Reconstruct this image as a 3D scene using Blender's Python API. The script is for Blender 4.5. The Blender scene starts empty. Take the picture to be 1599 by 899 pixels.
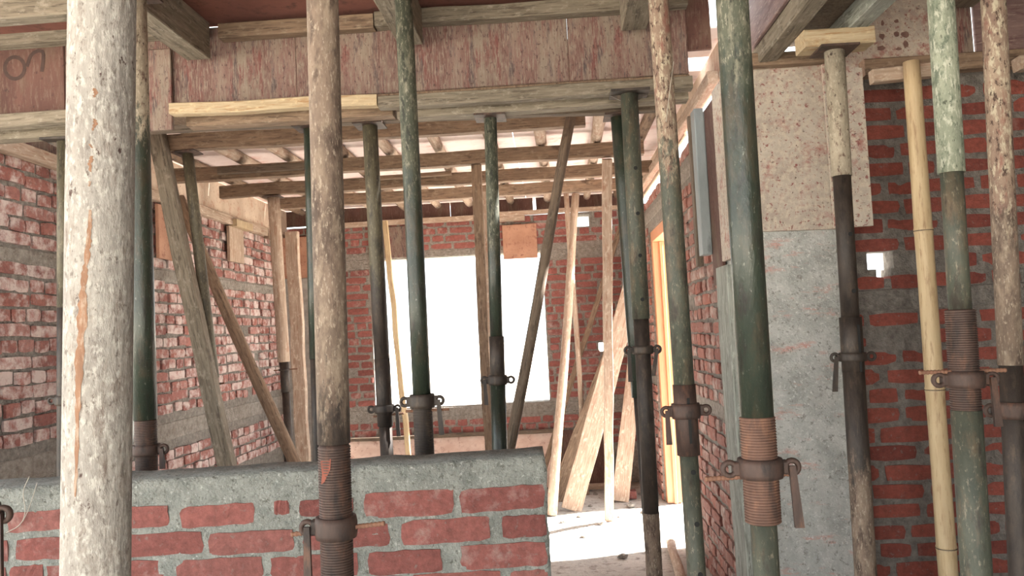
import bpy, bmesh, math, random
from mathutils import Vector, Matrix, noise
random.seed(7)
S = bpy.context.scene
C = S.collection

# ------------------------------------------------------------------ camera
W, H, F = 1599.0, 899.0, 1250.0
CAM = Vector((0, 0, 1.49))
YAW, PITCH, ROLL = 0.0488, math.atan(68 / F), -0.05
camd = bpy.data.cameras.new('camera')
cam = bpy.data.objects.new('camera', camd); C.objects.link(cam)
camd.sensor_width = 36; camd.lens = 36 * F / W; camd.clip_start = .05; camd.clip_end = 500
RM = Matrix.Rotation(YAW, 3, 'Z') @ Matrix.Rotation(math.pi / 2 + PITCH, 3, 'X') @ Matrix.Rotation(ROLL, 3, 'Z')
cam.matrix_world = Matrix.Translation(CAM) @ RM.to_4x4()
S.camera = cam

# ------------------------------------------------------------------ world, sun, exposure
w = bpy.data.worlds.new('world'); S.world = w; w.use_nodes = True
w.node_tree.nodes['Background'].inputs[0].default_value = (0.87, 0.96, 1.0, 1)
w.node_tree.nodes['Background'].inputs[1].default_value = 2.6
sd = bpy.data.lights.new('sun', 'SUN'); sd.energy = 50; sd.angle = .05; sd.color = (1, .97, .92)
sun = bpy.data.objects.new('sun', sd); C.objects.link(sun)
sun.rotation_euler = Vector((-.8, -.20, -.75)).to_track_quat('-Z', 'Y').to_euler()
S.view_settings.view_transform = 'Standard'
S.view_settings.look = 'None'
S.view_settings.gamma = 1
S.view_settings.use_curve_mapping = False
S.view_settings.exposure = 0.66

# ------------------------------------------------------------------ pixel helpers
def ray(px, py):
    return (RM @ Vector(((px - W / 2) / F, -(py - H / 2) / F, -1))).normalized()
def at(px, py, Y):
    d = ray(px, py); return CAM + d * (Y / d.y)
def at_x(px, py, X):
    d = ray(px, py); return CAM + d * (X / d.x)
def at_z(px, py, z=0.0):
    d = ray(px, py); return CAM + d * ((z - CAM.z) / d.z)
def at_plane(px, py, p, n):
    d = ray(px, py); return CAM + d * ((p - CAM).dot(n) / d.dot(n))
def proj(p):
    q = RM.transposed() @ (Vector(p) - CAM)
    return (W / 2 + F * q.x / -q.z, H / 2 - F * q.y / -q.z, -q.z)

# ------------------------------------------------------------------ materials
class NT:
    def __init__(s, name):
        s.m = bpy.data.materials.new(name); s.m.use_nodes = True
        s.t = s.m.node_tree; s.b = s.t.nodes['Principled BSDF']
        s.co = s.n('ShaderNodeTexCoord').outputs['Object']
    def n(s, t, **k):
        x = s.t.nodes.new(t)
        for a, v in k.items(): setattr(x, a, v)
        return x
    def l(s, a, b): s.t.links.new(a, b)
    def mapping(s, sc, co=None):
        m = s.n('ShaderNodeMapping'); m.inputs['Scale'].default_value = sc
        s.l(co or s.co, m.inputs[0]); return m.outputs[0]
    def noise(s, co, scale, detail=4, rough=.6):
        x = s.n('ShaderNodeTexNoise'); x.inputs['Scale'].default_value = scale
        x.inputs['Detail'].default_value = detail; x.inputs['Roughness'].default_value = rough
        s.l(co, x.inputs['Vector']); return x.outputs['Fac']
    def ramp(s, f, stops):
        r = s.n('ShaderNodeValToRGB'); e = r.color_ramp.elements
        while len(e) < len(stops): e.new(.5)
        for i, (p, c) in enumerate(stops):
            e[i].position = p
            e[i].color = (c, c, c, 1) if isinstance(c, (int, float)) else (*c, 1)
        s.l(f, r.inputs[0]); return r.outputs[0]
    def mix(s, f, a, b, mode='MIX'):
        x = s.n('ShaderNodeMix', data_type='RGBA', blend_type=mode)
        for i, v in ((0, f), (6, a), (7, b)):
            if isinstance(v, (int, float)): x.inputs[i].default_value = v
            elif isinstance(v, tuple): x.inputs[i].default_value = (*v, 1)
            else: s.l(v, x.inputs[i])
        return x.outputs[2]
    def math(s, op, a, b):
        x = s.n('ShaderNodeMath', operation=op)
        for i, v in ((0, a), (1, b)):
            if isinstance(v, (int, float)): x.inputs[i].default_value = v
            else: s.l(v, x.inputs[i])
        return x.outputs[0]
    def bump(s, h, strength, dist):
        x = s.n('ShaderNodeBump'); x.inputs['Strength'].default_value = strength
        x.inputs['Distance'].default_value = dist
        s.l(h, x.inputs['Height']); s.l(x.outputs[0], s.b.inputs['Normal'])

def srgb(r, g, b):
    f = lambda c: (c / 255 / 12.92) if c <= 10 else ((c / 255 + .055) / 1.055) ** 2.4
    return (f(r), f(g), f(b))

def mottled(name, stops, scale=6, stretch=(1, 1, 1), layers=(), rough=.85, bump=.3, bscale=60, bdist=.004, metal=0, rnd=0.0):
    """ramp of stretched noise; layers = (colour, scale, stretch, lo, hi): a noise-thresholded coat of another colour"""
    s = NT(name)
    col = s.ramp(s.noise(s.mapping(stretch), scale, 6, .65), stops)
    for c, sc, st, lo, hi in layers:
        f = s.ramp(s.noise(s.mapping(st), sc, 5, .7), [(lo, 0.0), (hi, 1.0)])
        col = s.mix(f, col, c)
    if rnd:
        oi = s.n('ShaderNodeObjectInfo').outputs['Random']
        v = s.ramp(oi, [(0, 1 - rnd), (1, 1.0)])
        col = s.mix(1.0, col, v, 'MULTIPLY')
    s.l(col, s.b.inputs['Base Color'])
    s.b.inputs['Roughness'].default_value = rough; s.b.inputs['Metallic'].default_value = metal
    s.bump(s.noise(s.mapping(stretch), bscale, 4), bump, bdist)
    return s.m

def brick_mat(name, cols, white, lo, hi, dirt=(.2, .18, .16)):
    s = NT(name)
    a = s.n('ShaderNodeAttribute', attribute_name='rnd').outputs['Fac']
    r = s.math('FRACT', s.math('ADD', s.n('ShaderNodeObjectInfo').outputs['Random'], a), 0.0)
    k = len(cols)
    col = s.ramp(r, [(i / (k - 1), c) for i, c in enumerate(cols)])
    g = s.n('ShaderNodeNewGeometry').outputs['Position']
    col = s.mix(1.0, col, s.ramp(s.noise(g, 40, 8, .75), [(.32, .6), (.68, 1.15)]), 'MULTIPLY')
    r2 = s.math('FRACT', s.math('MULTIPLY', r, 7.31), 0.0)
    f = s.math('ADD', s.noise(g, 14, 5, .7), s.math('MULTIPLY', s.math('SUBTRACT', r2, .5), .16))
    col = s.mix(s.ramp(f, [(lo, 0.0), (hi, .85)]), col, white)
    col = s.mix(s.ramp(s.noise(g, 60, 3), [(.62, 0.0), (.75, .7)]), col, dirt)
    s.l(col, s.b.inputs['Base Color']); s.b.inputs['Roughness'].default_value = .9
    s.bump(s.noise(g, 120, 6, .7), .7, .006)
    return s.m

M = {}
M['brick_low'] = brick_mat('brick_low', [srgb(130, 77, 71), srgb(146, 89, 82), srgb(118, 67, 62), srgb(150, 98, 91)], srgb(164, 138, 132), .57, .80)
M['brick_left'] = brick_mat('brick_left', [srgb(150, 92, 82), srgb(166, 112, 103), srgb(138, 84, 77), srgb(174, 126, 118)], srgb(208, 194, 189), .43, .63)
M['brick_back'] = brick_mat('brick_back', [srgb(146, 86, 78), srgb(160, 98, 90), srgb(132, 77, 71)], srgb(188, 166, 158), .55, .76)
M['brick_right'] = brick_mat('brick_right', [srgb(164, 102, 88), srgb(152, 106, 96), srgb(142, 86, 76), srgb(160, 128, 118)], srgb(186, 174, 166), .5, .7)
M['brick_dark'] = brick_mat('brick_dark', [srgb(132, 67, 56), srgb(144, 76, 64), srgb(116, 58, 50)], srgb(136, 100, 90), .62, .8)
M['mortar'] = mottled('mortar', [(.35, srgb(128, 120, 112)), (.65, srgb(164, 157, 149))], 30, bump=1, bscale=70, bdist=.02, rough=.95)
M['mortar_dark'] = mottled('mortar_dark', [(.35, srgb(112, 106, 100)), (.65, srgb(148, 142, 135))], 30, bump=1, bscale=70, bdist=.015, rough=.95)
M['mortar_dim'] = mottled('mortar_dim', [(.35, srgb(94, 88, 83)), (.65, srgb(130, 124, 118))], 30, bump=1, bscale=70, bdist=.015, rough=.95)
M['mortar_grey'] = mottled('mortar_grey', [(.35, srgb(118, 121, 116)), (.65, srgb(150, 152, 146))], 16, bump=.9, bscale=110, bdist=.012, rough=.95,
                           layers=[(srgb(98, 98, 92), 60, (1, 1, 1), .56, .66), (srgb(172, 173, 168), 90, (1, 1, 1), .58, .67)])
M['concrete'] = mottled('concrete', [(.35, srgb(152, 153, 149)), (.65, srgb(184, 184, 180))], 11, bump=.7, bscale=70, bdist=.008,
                        layers=[(srgb(186, 146, 136), 9, (.6, .6, 2.2), .58, .68), (srgb(126, 124, 118), 60, (1, 1, 1), .56, .66), (srgb(200, 200, 196), 90, (1, 1, 1), .56, .66)])
M['concrete_grey'] = mottled('concrete_grey', [(.35, srgb(136, 132, 126)), (.65, srgb(166, 162, 156))], 14, bump=.4)
M['floor'] = mottled('floor_dust', [(.3, srgb(165, 160, 154)), (.7, srgb(200, 195, 188))], 2.2, bump=.6, bscale=28, bdist=.02,
                     layers=[(srgb(138, 128, 120), 14, (1, 1, 1), .52, .66), (srgb(118, 108, 100), 70, (1, 1, 1), .6, .67)], rough=.95)
M['ground'] = mottled('ground_dust', [(.3, srgb(170, 160, 145)), (.7, srgb(200, 192, 178))], .6, bump=.3, rough=.95)
CEM = srgb(178, 164, 150)
V1 = (1, 1, 1); VS = (1.6, 1, .35); VD = (1, 1, .5)
M['ply_beam'] = mottled('ply_beam', [(.38, srgb(96, 66, 61)), (.5, srgb(112, 84, 77)), (.62, srgb(124, 100, 92))], 8, VS, rough=.8, bump=.3,
                        layers=[(srgb(128, 114, 102), 7, VS, .44, .62), (srgb(108, 66, 62), 10, VS, .52, .64), (srgb(76, 64, 64), 16, VS, .53, .66), (srgb(138, 124, 112), 95, (1.6, 1, .2), .50, .64), (srgb(72, 50, 48), 80, VD, .56, .65)])
M['ply_red'] = mottled('ply_red', [(.35, srgb(80, 53, 47)), (.65, srgb(100, 69, 61))], 7, VS, bump=.2,
                       layers=[(srgb(104, 86, 72), 9, VS, .5, .68), (srgb(112, 92, 81), 50, VS, .52, .68), (srgb(66, 46, 42), 40, V1, .58, .68)])
M['ply_purple'] = mottled('ply_purple', [(.35, srgb(104, 82, 82)), (.65, srgb(132, 108, 104))], 10, (.6, .6, 2), rough=.6,
                          layers=[(srgb(92, 64, 64), 16, (.3, .3, 2), .5, .64), (srgb(150, 132, 124), 60, (.3, .3, 2), .54, .66)], bump=.2)
M['ply_column'] = mottled('ply_column', [(.35, srgb(160, 147, 136)), (.65, srgb(186, 176, 164))], 7,
                          layers=[(srgb(158, 112, 104), 9, V1, .52, .66), (srgb(188, 176, 160), 40, V1, .48, .6), (srgb(132, 82, 78), 55, V1, .56, .64), (srgb(96, 78, 72), 70, V1, .6, .66)], bump=.4, bscale=90)
M['ply_pale'] = mottled('ply_pale', [(.35, srgb(190, 168, 148)), (.65, srgb(212, 192, 172))], 6, (1, 1, .5), bump=.15,
                        layers=[(srgb(186, 148, 128), 10, V1, .52, .68), (srgb(160, 128, 108), 40, V1, .58, .68)])
M['ply_ceiling'] = mottled('ply_ceiling', [(.35, srgb(214, 194, 188)), (.65, srgb(232, 216, 211))], 4, bump=.1,
                           layers=[(srgb(208, 168, 158), 5, V1, .52, .68)])
M['ply_ceiling_red'] = mottled('ply_ceiling_red', [(.35, srgb(112, 68, 58)), (.65, srgb(134, 84, 72))], 6, bump=.1, layers=[(srgb(92, 56, 48), 12, V1, .52, .66)])
M['ply_brown'] = mottled('ply_brown', [(.35, srgb(166, 122, 100)), (.65, srgb(190, 148, 124))], 9, bump=.15, layers=[(srgb(144, 98, 82), 18, V1, .52, .66)])
M['sheet_pink'] = mottled('sheet_pink', [(.35, srgb(212, 180, 164)), (.65, srgb(228, 204, 190))], 8, (1, 1, 2), bump=.15, layers=[(srgb(178, 134, 120), 16, V1, .54, .68)])
GR = (14, 14, 1.2)
def wood(name, c0, c1, cd, cs, rnd=.15):
    M[name] = mottled(name, [(.36, srgb(*c0)), (.64, srgb(*c1))], 5, GR, bump=.4, bscale=14, bdist=.004, rnd=rnd,
                      layers=[(srgb(*cd), 6, GR, .52, .64), (srgb(*cs), 40, (1, 1, .5), .54, .68), (srgb(*cd), 12, (1, 1, .5), .6, .7)])
wood('timber', (116, 95, 78), (146, 122, 101), (92, 74, 60), (150, 131, 112))
wood('timber_grey', (112, 102, 88), (142, 131, 115), (88, 78, 66), (154, 145, 131))
wood('timber_new', (172, 152, 122), (194, 175, 146), (160, 124, 88), (206, 184, 148), .08)
wood('timber_pale', (160, 138, 120), (188, 168, 150), (156, 122, 102), (206, 190, 172), .12)
wood('timber_dark', (96, 82, 70), (122, 106, 90), (78, 66, 56), (126, 112, 98), .12)
wood('weathered', (126, 129, 122), (160, 162, 154), (98, 98, 90), (172, 174, 166), 0)
M['bamboo'] = mottled('bamboo', [(.35, srgb(180, 155, 119)), (.65, srgb(202, 180, 144))], 5, (8, 8, .8), bump=.1, rough=.55,
                      layers=[(srgb(150, 118, 86), 14, (6, 6, .7), .54, .7)])
M['door_wood'] = mottled('door_wood', [(.35, srgb(190, 128, 92)), (.65, srgb(208, 148, 110))], 4, (14, 14, 1), bump=.15, rough=.5)
SPEC = {}
def steel(name, c0, c1, layers, rough=.7, bump=.6, metal=0):
    SPEC[name] = (c0, c1, layers, rough)
    M[name] = mottled(name, [(.36, srgb(*c0)), (.64, srgb(*c1))], 22, (1, 1, .35), layers=[(srgb(*c), sc, st, lo, hi) for c, sc, st, lo, hi in layers], rough=rough, bump=bump, bscale=110, bdist=.003, metal=metal)
L4 = (1, 1, .35)
steel('cement_steel', (126, 119, 113), (154, 149, 142), [((164, 159, 151), 34, L4, .46, .62), ((106, 93, 85), 34, L4, .53, .68), ((174, 169, 161), 150, VD, .5, .62), ((110, 101, 95), 190, VD, .56, .66), ((72, 54, 49), 80, VD, .63, .675)], .9, .9)
steel('cement_brown', (92, 78, 68), (128, 110, 96), [((140, 124, 108), 34, L4, .5, .64), ((74, 60, 52), 26, L4, .52, .66), ((156, 142, 126), 150, L4, .55, .64)], .85, .9)
steel('cement_pale', (134, 124, 108), (166, 154, 136), [((104, 84, 74), 40, VD, .55, .64), ((176, 164, 146), 110, VD, .52, .62), ((72, 58, 50), 90, VD, .6, .66)], .9, .9)
steel('cement_red', (112, 88, 78), (150, 130, 112), [((176, 164, 142), 90, L4, .5, .6), ((70, 52, 44), 80, VD, .54, .62), ((130, 92, 80), 30, L4, .55, .66)], .85, .9)
steel('green', (38, 46, 38), (52, 59, 49), [((70, 63, 50), 24, L4, .5, .68), ((104, 106, 96), 150, VD, .61, .68), ((40, 38, 34), 30, L4, .54, .68)], .36, .4)
steel('green_splash', (58, 62, 51), (80, 82, 68), [((112, 109, 94), 60, L4, .5, .62), ((142, 137, 121), 150, L4, .56, .64), ((44, 46, 38), 50, L4, .54, .62)], .7, .9)
steel('green_pale', (112, 118, 102), (140, 144, 126), [((88, 96, 82), 60, VD, .5, .62), ((168, 168, 152), 120, L4, .52, .61), ((70, 74, 62), 110, VD, .6, .66)], .8, .9)
steel('green_dull', (62, 66, 57), (82, 84, 72), [((98, 86, 70), 26, L4, .5, .66), ((126, 118, 102), 140, L4, .57, .66), ((58, 52, 46), 30, L4, .54, .66)], .6, .5)
steel('olive', (74, 68, 54), (98, 90, 72), [((58, 52, 44), 26, L4, .5, .64), ((120, 112, 92), 120, L4, .56, .66)], .6, .5)
steel('rust', (62, 48, 43), (84, 64, 56), [((100, 72, 58), 40, L4, .55, .68), ((46, 38, 35), 30, L4, .52, .66)], .65, .5, .1)
steel('rust_light', (88, 64, 54), (114, 84, 70), [((128, 92, 72), 34, L4, .54, .68), ((70, 54, 48), 30, L4, .52, .66)], .75, .5)
steel('steel_dark', (50, 42, 38), (70, 60, 53), [((88, 74, 62), 40, L4, .55, .7), ((40, 34, 31), 30, L4, .5, .66)], .6, .5, .1)
def fade(top, low, z0, wd=.35):
    """one tube whose cement splash thins out downwards around height z0 (a coat with its own ragged edge)"""
    name = 'fade_%s_%s_%d' % (top, low, int(z0 * 100)); s = NT(name); cols = []
    for k in (top, low):
        c0, c1, layers, _ = SPEC[k]
        c = s.ramp(s.noise(s.mapping((1, 1, .35)), 22, 6, .65), [(.36, srgb(*c0)), (.64, srgb(*c1))])
        for cc, sc, st, lo, hi in layers:
            c = s.mix(s.ramp(s.noise(s.mapping(st), sc, 5, .7), [(lo, 0.0), (hi, 1.0)]), c, srgb(*cc))
        cols.append(c)
    sep = s.n('ShaderNodeSeparateXYZ'); s.l(s.co, sep.inputs[0])
    h = s.math('ADD', s.math('DIVIDE', s.math('SUBTRACT', sep.outputs[2], z0), wd), s.math('MULTIPLY', s.math('SUBTRACT', s.noise(s.mapping((1, 1, .4)), 45, 6, .75), .5), 2.2))
    f = s.ramp(s.math('ADD', h, .5), [(.35, 0.0), (.65, 1.0)])
    s.l(s.mix(f, cols[1], cols[0]), s.b.inputs['Base Color'])
    s.l(s.ramp(f, [(0, SPEC[low][3]), (1, SPEC[top][3])]), s.b.inputs['Roughness'])
    s.bump(s.noise(s.mapping((1, 1, .35)), 110, 4), .6, .003)
    M[name] = s.m; return name
M['rebar'] = mottled('rebar', [(.35, srgb(112, 80, 64)), (.65, srgb(136, 98, 78))], 20, rough=.8, bump=.3)
M['orange_paint'] = mottled('orange_paint', [(.35, srgb(122, 90, 70)), (.65, srgb(142, 106, 82))], 60, (1, 1, .3), bump=.6, bscale=110, layers=[(srgb(158, 136, 118), 120, (1, 1, .4), .5, .62)])
M['red_paint'] = mottled('red_paint', [(.35, srgb(112, 62, 50)), (.65, srgb(134, 74, 58))], 20, bump=.2)
M['hole'] = mottled('hole_shade_paint', [(.3, (.01, .01, .01)), (.7, (.015, .014, .013))], 8)  # near-black colour painting the shade inside slots and pin holes
M['ink_faded'] = mottled('ink_faded', [(.35, srgb(104, 78, 71)), (.65, srgb(126, 98, 88))], 60)
M['ink'] = mottled('ink', [(.3, srgb(58, 42, 38)), (.7, srgb(74, 54, 48))], 30)
M['wire'] = mottled('wire', [(.3, srgb(150, 142, 130)), (.7, srgb(176, 168, 156))], 20, rough=.5)
M['sack'] = mottled('sack', [(.3, srgb(214, 216, 212)), (.7, srgb(232, 233, 230))], 8, bump=.3)
M['grey_metal'] = mottled('grey_metal', [(.3, srgb(120, 126, 128)), (.7, srgb(152, 158, 158))], 5, (1, 1, .4), rough=.55, bump=.3,
                          layers=[(srgb(88, 92, 94), 8, (1, 1, .4), .55, .7)])

# ------------------------------------------------------------------ object helpers
def link(name, me, parent=None, mat=None):
    o = bpy.data.objects.new(name, me); C.objects.link(o)
    if mat is not None and me is not None and not me.materials: me.materials.append(M[mat])
    if parent is not None: o.parent = parent
    return o
def tag(o, label, cat, group=None):
    o['label'] = label; o['category'] = cat
    if group: o['group'] = group
    return o
def struct(o, label=None):
    o['kind'] = 'structure'
    if label: o['label'] = label
    return o
def mesh(verts, faces, smooth=False):
    me = bpy.data.meshes.new('mesh'); me.from_pydata([tuple(v) for v in verts], [], faces); me.update()
    if smooth: me.polygons.foreach_set('use_smooth', [True] * len(me.polygons))
    return me
def empty(name, loc=(0, 0, 0), mw=None):
    o = bpy.data.objects.new(name, None); C.objects.link(o); o.empty_display_size = .05
    if mw is not None: o.matrix_world = mw
    else: o.location = loc
    return o

BOXF = [(0, 1, 3, 2), (4, 6, 7, 5), (0, 4, 5, 1), (2, 3, 7, 6), (0, 2, 6, 4), (1, 5, 7, 3)]
def box_me(lo, hi, bev=.003, off=(0, 0, 0)):
    bm = bmesh.new()
    vs = [bm.verts.new(((lo[0], hi[0])[i & 1] - off[0], (lo[1], hi[1])[i >> 1 & 1] - off[1], (lo[2], hi[2])[i >> 2 & 1] - off[2])) for i in range(8)]
    for f in BOXF: bm.faces.new([vs[i] for i in f])
    bmesh.ops.recalc_face_normals(bm, faces=bm.faces)
    if bev: bmesh.ops.bevel(bm, geom=bm.edges[:], offset=bev, segments=1, affect='EDGES')
    me = bpy.data.meshes.new('box'); bm.to_mesh(me); bm.free(); return me
def box(name, lo, hi, mat, parent=None, bev=.003):
    """axis-aligned board in world metres; placed so its own origin is its corner"""
    o = link(name, box_me((0, 0, 0), [hi[i] - lo[i] for i in range(3)], bev), None, mat)
    o.location = lo
    if parent is not None:
        o.parent = parent; o.matrix_parent_inverse = parent.matrix_world.inverted() if parent.type != 'EMPTY' else Matrix.Translation(-Vector(parent.location))
    return o
def frame(p0, p1, ref=(0, 1, 0)):
    """matrix at p0 with local Z along p0->p1 and local Y near ref"""
    z = (Vector(p1) - Vector(p0)).normalized(); r = Vector(ref)
    x = r.cross(z).normalized(); y = z.cross(x)
    m = Matrix((x, y, z)).transposed().to_4x4(); m.translation = p0
    return m
def timber_me(L, w, h, rng, wob=.004, bev=.004, n=None, taper=1.0):
    n = n or max(2, min(14, int(L / .25)))
    vs, fs = [], []
    c = bev
    prof = [(-w / 2 + c, -h / 2), (w / 2 - c, -h / 2), (w / 2, -h / 2 + c), (w / 2, h / 2 - c), (w / 2 - c, h / 2), (-w / 2 + c, h / 2), (-w / 2, h / 2 - c), (-w / 2, -h / 2 + c)]
    for i in range(n + 1):
        t = i / n; k = 1 + (taper - 1) * t
        e = 0 if i in (0, n) else 1
        dx, dy = rng.uniform(-wob, wob) * e, rng.uniform(-wob, wob) * e * .6
        for (a, b) in prof:
            vs.append((a * k + dx + rng.uniform(-1, 1) * wob * .25, b * k + dy + rng.uniform(-1, 1) * wob * .25, L * t))
    for i in range(n):
        for j in range(8):
            a, b = i * 8 + j, i * 8 + (j + 1) % 8
            fs.append((a, b, b + 8, a + 8))
    fs.append(tuple(range(7, -1, -1))); fs.append(tuple(range(n * 8, n * 8 + 8)))
    return mesh(vs, fs)
def timber(name, p0, p1, w, h, mat, label=None, cat='timber', group=None, parent=None, ref=(0, 1, 0), wob=.004, taper=1.0):
    p0, p1 = Vector(p0), Vector(p1)
    o = link(name, timber_me((p1 - p0).length, w, h, random, wob, taper=taper), None, mat)
    m = frame(p0, p1, ref)
    if parent is not None:
        o.parent = parent; o.matrix_local = parent.matrix_world.inverted() @ m if parent.type != 'EMPTY' else Matrix.Translation(-Vector(parent.location)) @ m
    else: o.matrix_world = m
    if label: tag(o, label, cat, group)
    return o
def lathe(prof, seg=24, caps=True):
    vs, fs = [], []
    for (r, z) in prof:
        for k in range(seg):
            a = 2 * math.pi * k / seg; vs.append((r * math.cos(a), r * math.sin(a), z))
    for i in range(len(prof) - 1):
        for k in range(seg):
            a, b = i * seg + k, i * seg + (k + 1) % seg
            fs.append((a, b, b + seg, a + seg))
    if caps:
        fs.append(tuple(range(seg - 1, -1, -1))); n = (len(prof) - 1) * seg; fs.append(tuple(range(n, n + seg)))
    me = mesh(vs, fs)
    me.polygons.foreach_set('use_smooth', [len(p.vertices) == 4 for p in me.polygons])
    return me
def pole(name, p0, p1, r0, r1, mat, label, cat, group=None, bend=.01, seg=12, knots=0):
    p0, p1 = Vector(p0), Vector(p1); L = (p1 - p0).length; n = max(6, int(L / .2))
    vs, fs = [], []; ph = random.uniform(0, 6)
    for i in range(n + 1):
        t = i / n; r = r0 + (r1 - r0) * t; r *= 1 + random.uniform(-.05, .05)
        ox, oy = bend * math.sin(ph + t * 5) * math.sin(math.pi * t), bend * math.cos(ph + t * 4) * math.sin(math.pi * t)
        for k in range(seg):
            a = 2 * math.pi * k / seg; rr = r * (1 + random.uniform(-.04, .04))
            vs.append((rr * math.cos(a) + ox, rr * math.sin(a) + oy, L * t))
    for i in range(n):
        for k in range(seg):
            a, b = i * seg + k, i * seg + (k + 1) % seg; fs.append((a, b, b + seg, a + seg))
    fs.append(tuple(range(seg - 1, -1, -1))); fs.append(tuple(range(n * seg, n * seg + seg)))
    o = link(name, mesh(vs, fs, True), None, mat); o.matrix_world = frame(p0, p1)
    return tag(o, label, cat, group)

# ------------------------------------------------------------------ bricks
def brick_me(rng, nx=4, nz=3, j=.035, chip=True):
    vs, fs = [], []
    for iz in range(nz):
        for ix in range(nx):
            x, z = ix / (nx - 1) - .5, iz / (nz - 1) - .5
            ex, ez = ix in (0, nx - 1), iz in (0, nz - 1)
            y = rng.uniform(-.03, .03)
            sx, sz = rng.uniform(-j, j) * .45, rng.uniform(-j, j) * 1.2
            if ex and ez and chip:
                sx -= math.copysign(rng.uniform(0, .018), x); sz -= math.copysign(rng.uniform(0, .09), z); y += .06
            elif ex or ez: y += .025
            vs.append((x * .985 + sx, y, z * .985 + sz))
    for iz in range(nz - 1):
        for ix in range(nx - 1):
            a = iz * nx + ix; fs.append((a, a + 1, a + nx + 1, a + nx))
    ring = [ix for ix in range(nx)] + [iz * nx + nx - 1 for iz in range(1, nz)] + [(nz - 1) * nx + ix for ix in range(nx - 2, -1, -1)] + [iz * nx for iz in range(nz - 2, 0, -1)]
    b = len(vs)
    for r in ring:
        x, y, z = vs[r]; vs.append((x, 1, z))
    k = len(ring)
    for i in range(k):
        fs.append((ring[(i + 1) % k], ring[i], b + i, b + (i + 1) % k))
    return vs, fs

def variants(mat, n=6, nx=4, nz=3, j=.035):
    out = []
    for i in range(n):
        vs, fs = brick_me(random, nx, nz, j); me = mesh(vs, fs); me.name = 'brick'
        me.materials.append(M[mat]); out.append((me, vs, fs))
    return out

def wall_core(name, O, u, n, U, Z, T, holes, mat, bands=(), bmat=None):
    """solid wall with openings. O origin on the face, u along, n pointing INTO the wall; U,Z ranges; holes (u0,u1,z0,z1)"""
    us = sorted(set([U[0], U[1]] + [min(max(x, U[0]), U[1]) for h in holes for x in h[:2]]))
    zs = sorted(set([Z[0], Z[1]] + [min(max(x, Z[0]), Z[1]) for h in holes for x in h[2:4]]))
    full = [[not any(h[0] - 1e-6 < (us[i] + us[i + 1]) / 2 < h[1] + 1e-6 and h[2] < (zs[k] + zs[k + 1]) / 2 < h[3] for h in holes) for k in range(len(zs) - 1)] for i in range(len(us) - 1)]
    vs, fs, idx = [], [], {}
    def v(i, k, s):
        key = (i, k, s)
        if key not in idx:
            idx[key] = len(vs); vs.append(O + u * us[i] + Vector((0, 0, zs[k])) + n * (T * s))
        return idx[key]
    ni, nk = len(us) - 1, len(zs) - 1
    g = lambda i, k: 0 <= i < ni and 0 <= k < nk and full[i][k]
    for i in range(ni):
        for k in range(nk):
            if not full[i][k]: continue
            fs.append((v(i, k, 0), v(i + 1, k, 0), v(i + 1, k + 1, 0), v(i, k + 1, 0)))
            fs.append((v(i, k, 1), v(i, k + 1, 1), v(i + 1, k + 1, 1), v(i + 1, k, 1)))
            if not g(i - 1, k): fs.append((v(i, k, 0), v(i, k + 1, 0), v(i, k + 1, 1), v(i, k, 1)))
            if not g(i + 1, k): fs.append((v(i + 1, k, 0), v(i + 1, k, 1), v(i + 1, k + 1, 1), v(i + 1, k + 1, 0)))
            if not g(i, k - 1): fs.append((v(i, k, 0), v(i, k, 1), v(i + 1, k, 1), v(i + 1, k, 0)))
            if not g(i, k + 1): fs.append((v(i, k + 1, 0), v(i + 1, k + 1, 0), v(i + 1, k + 1, 1), v(i, k + 1, 1)))
    me = mesh(vs, fs)
    bm = bmesh.new(); bm.from_mesh(me); bmesh.ops.recalc_face_normals(bm, faces=bm.faces); bm.to_mesh(me); bm.free()
    o = struct(link(name, me, None, mat))
    for (b0, b1, z0, z1) in bands:
        vv = [O + u * b0 - n * .006 + Vector((0, 0, z0)), O + u * b1 + n * .05 + Vector((0, 0, z1))]
        lo = [min(vv[0][i], vv[1][i]) for i in range(3)]; hi = [max(vv[0][i], vv[1][i]) for i in range(3)]
        box('concrete_band', lo, hi, bmat or mat, o, .006)
    return o

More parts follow.
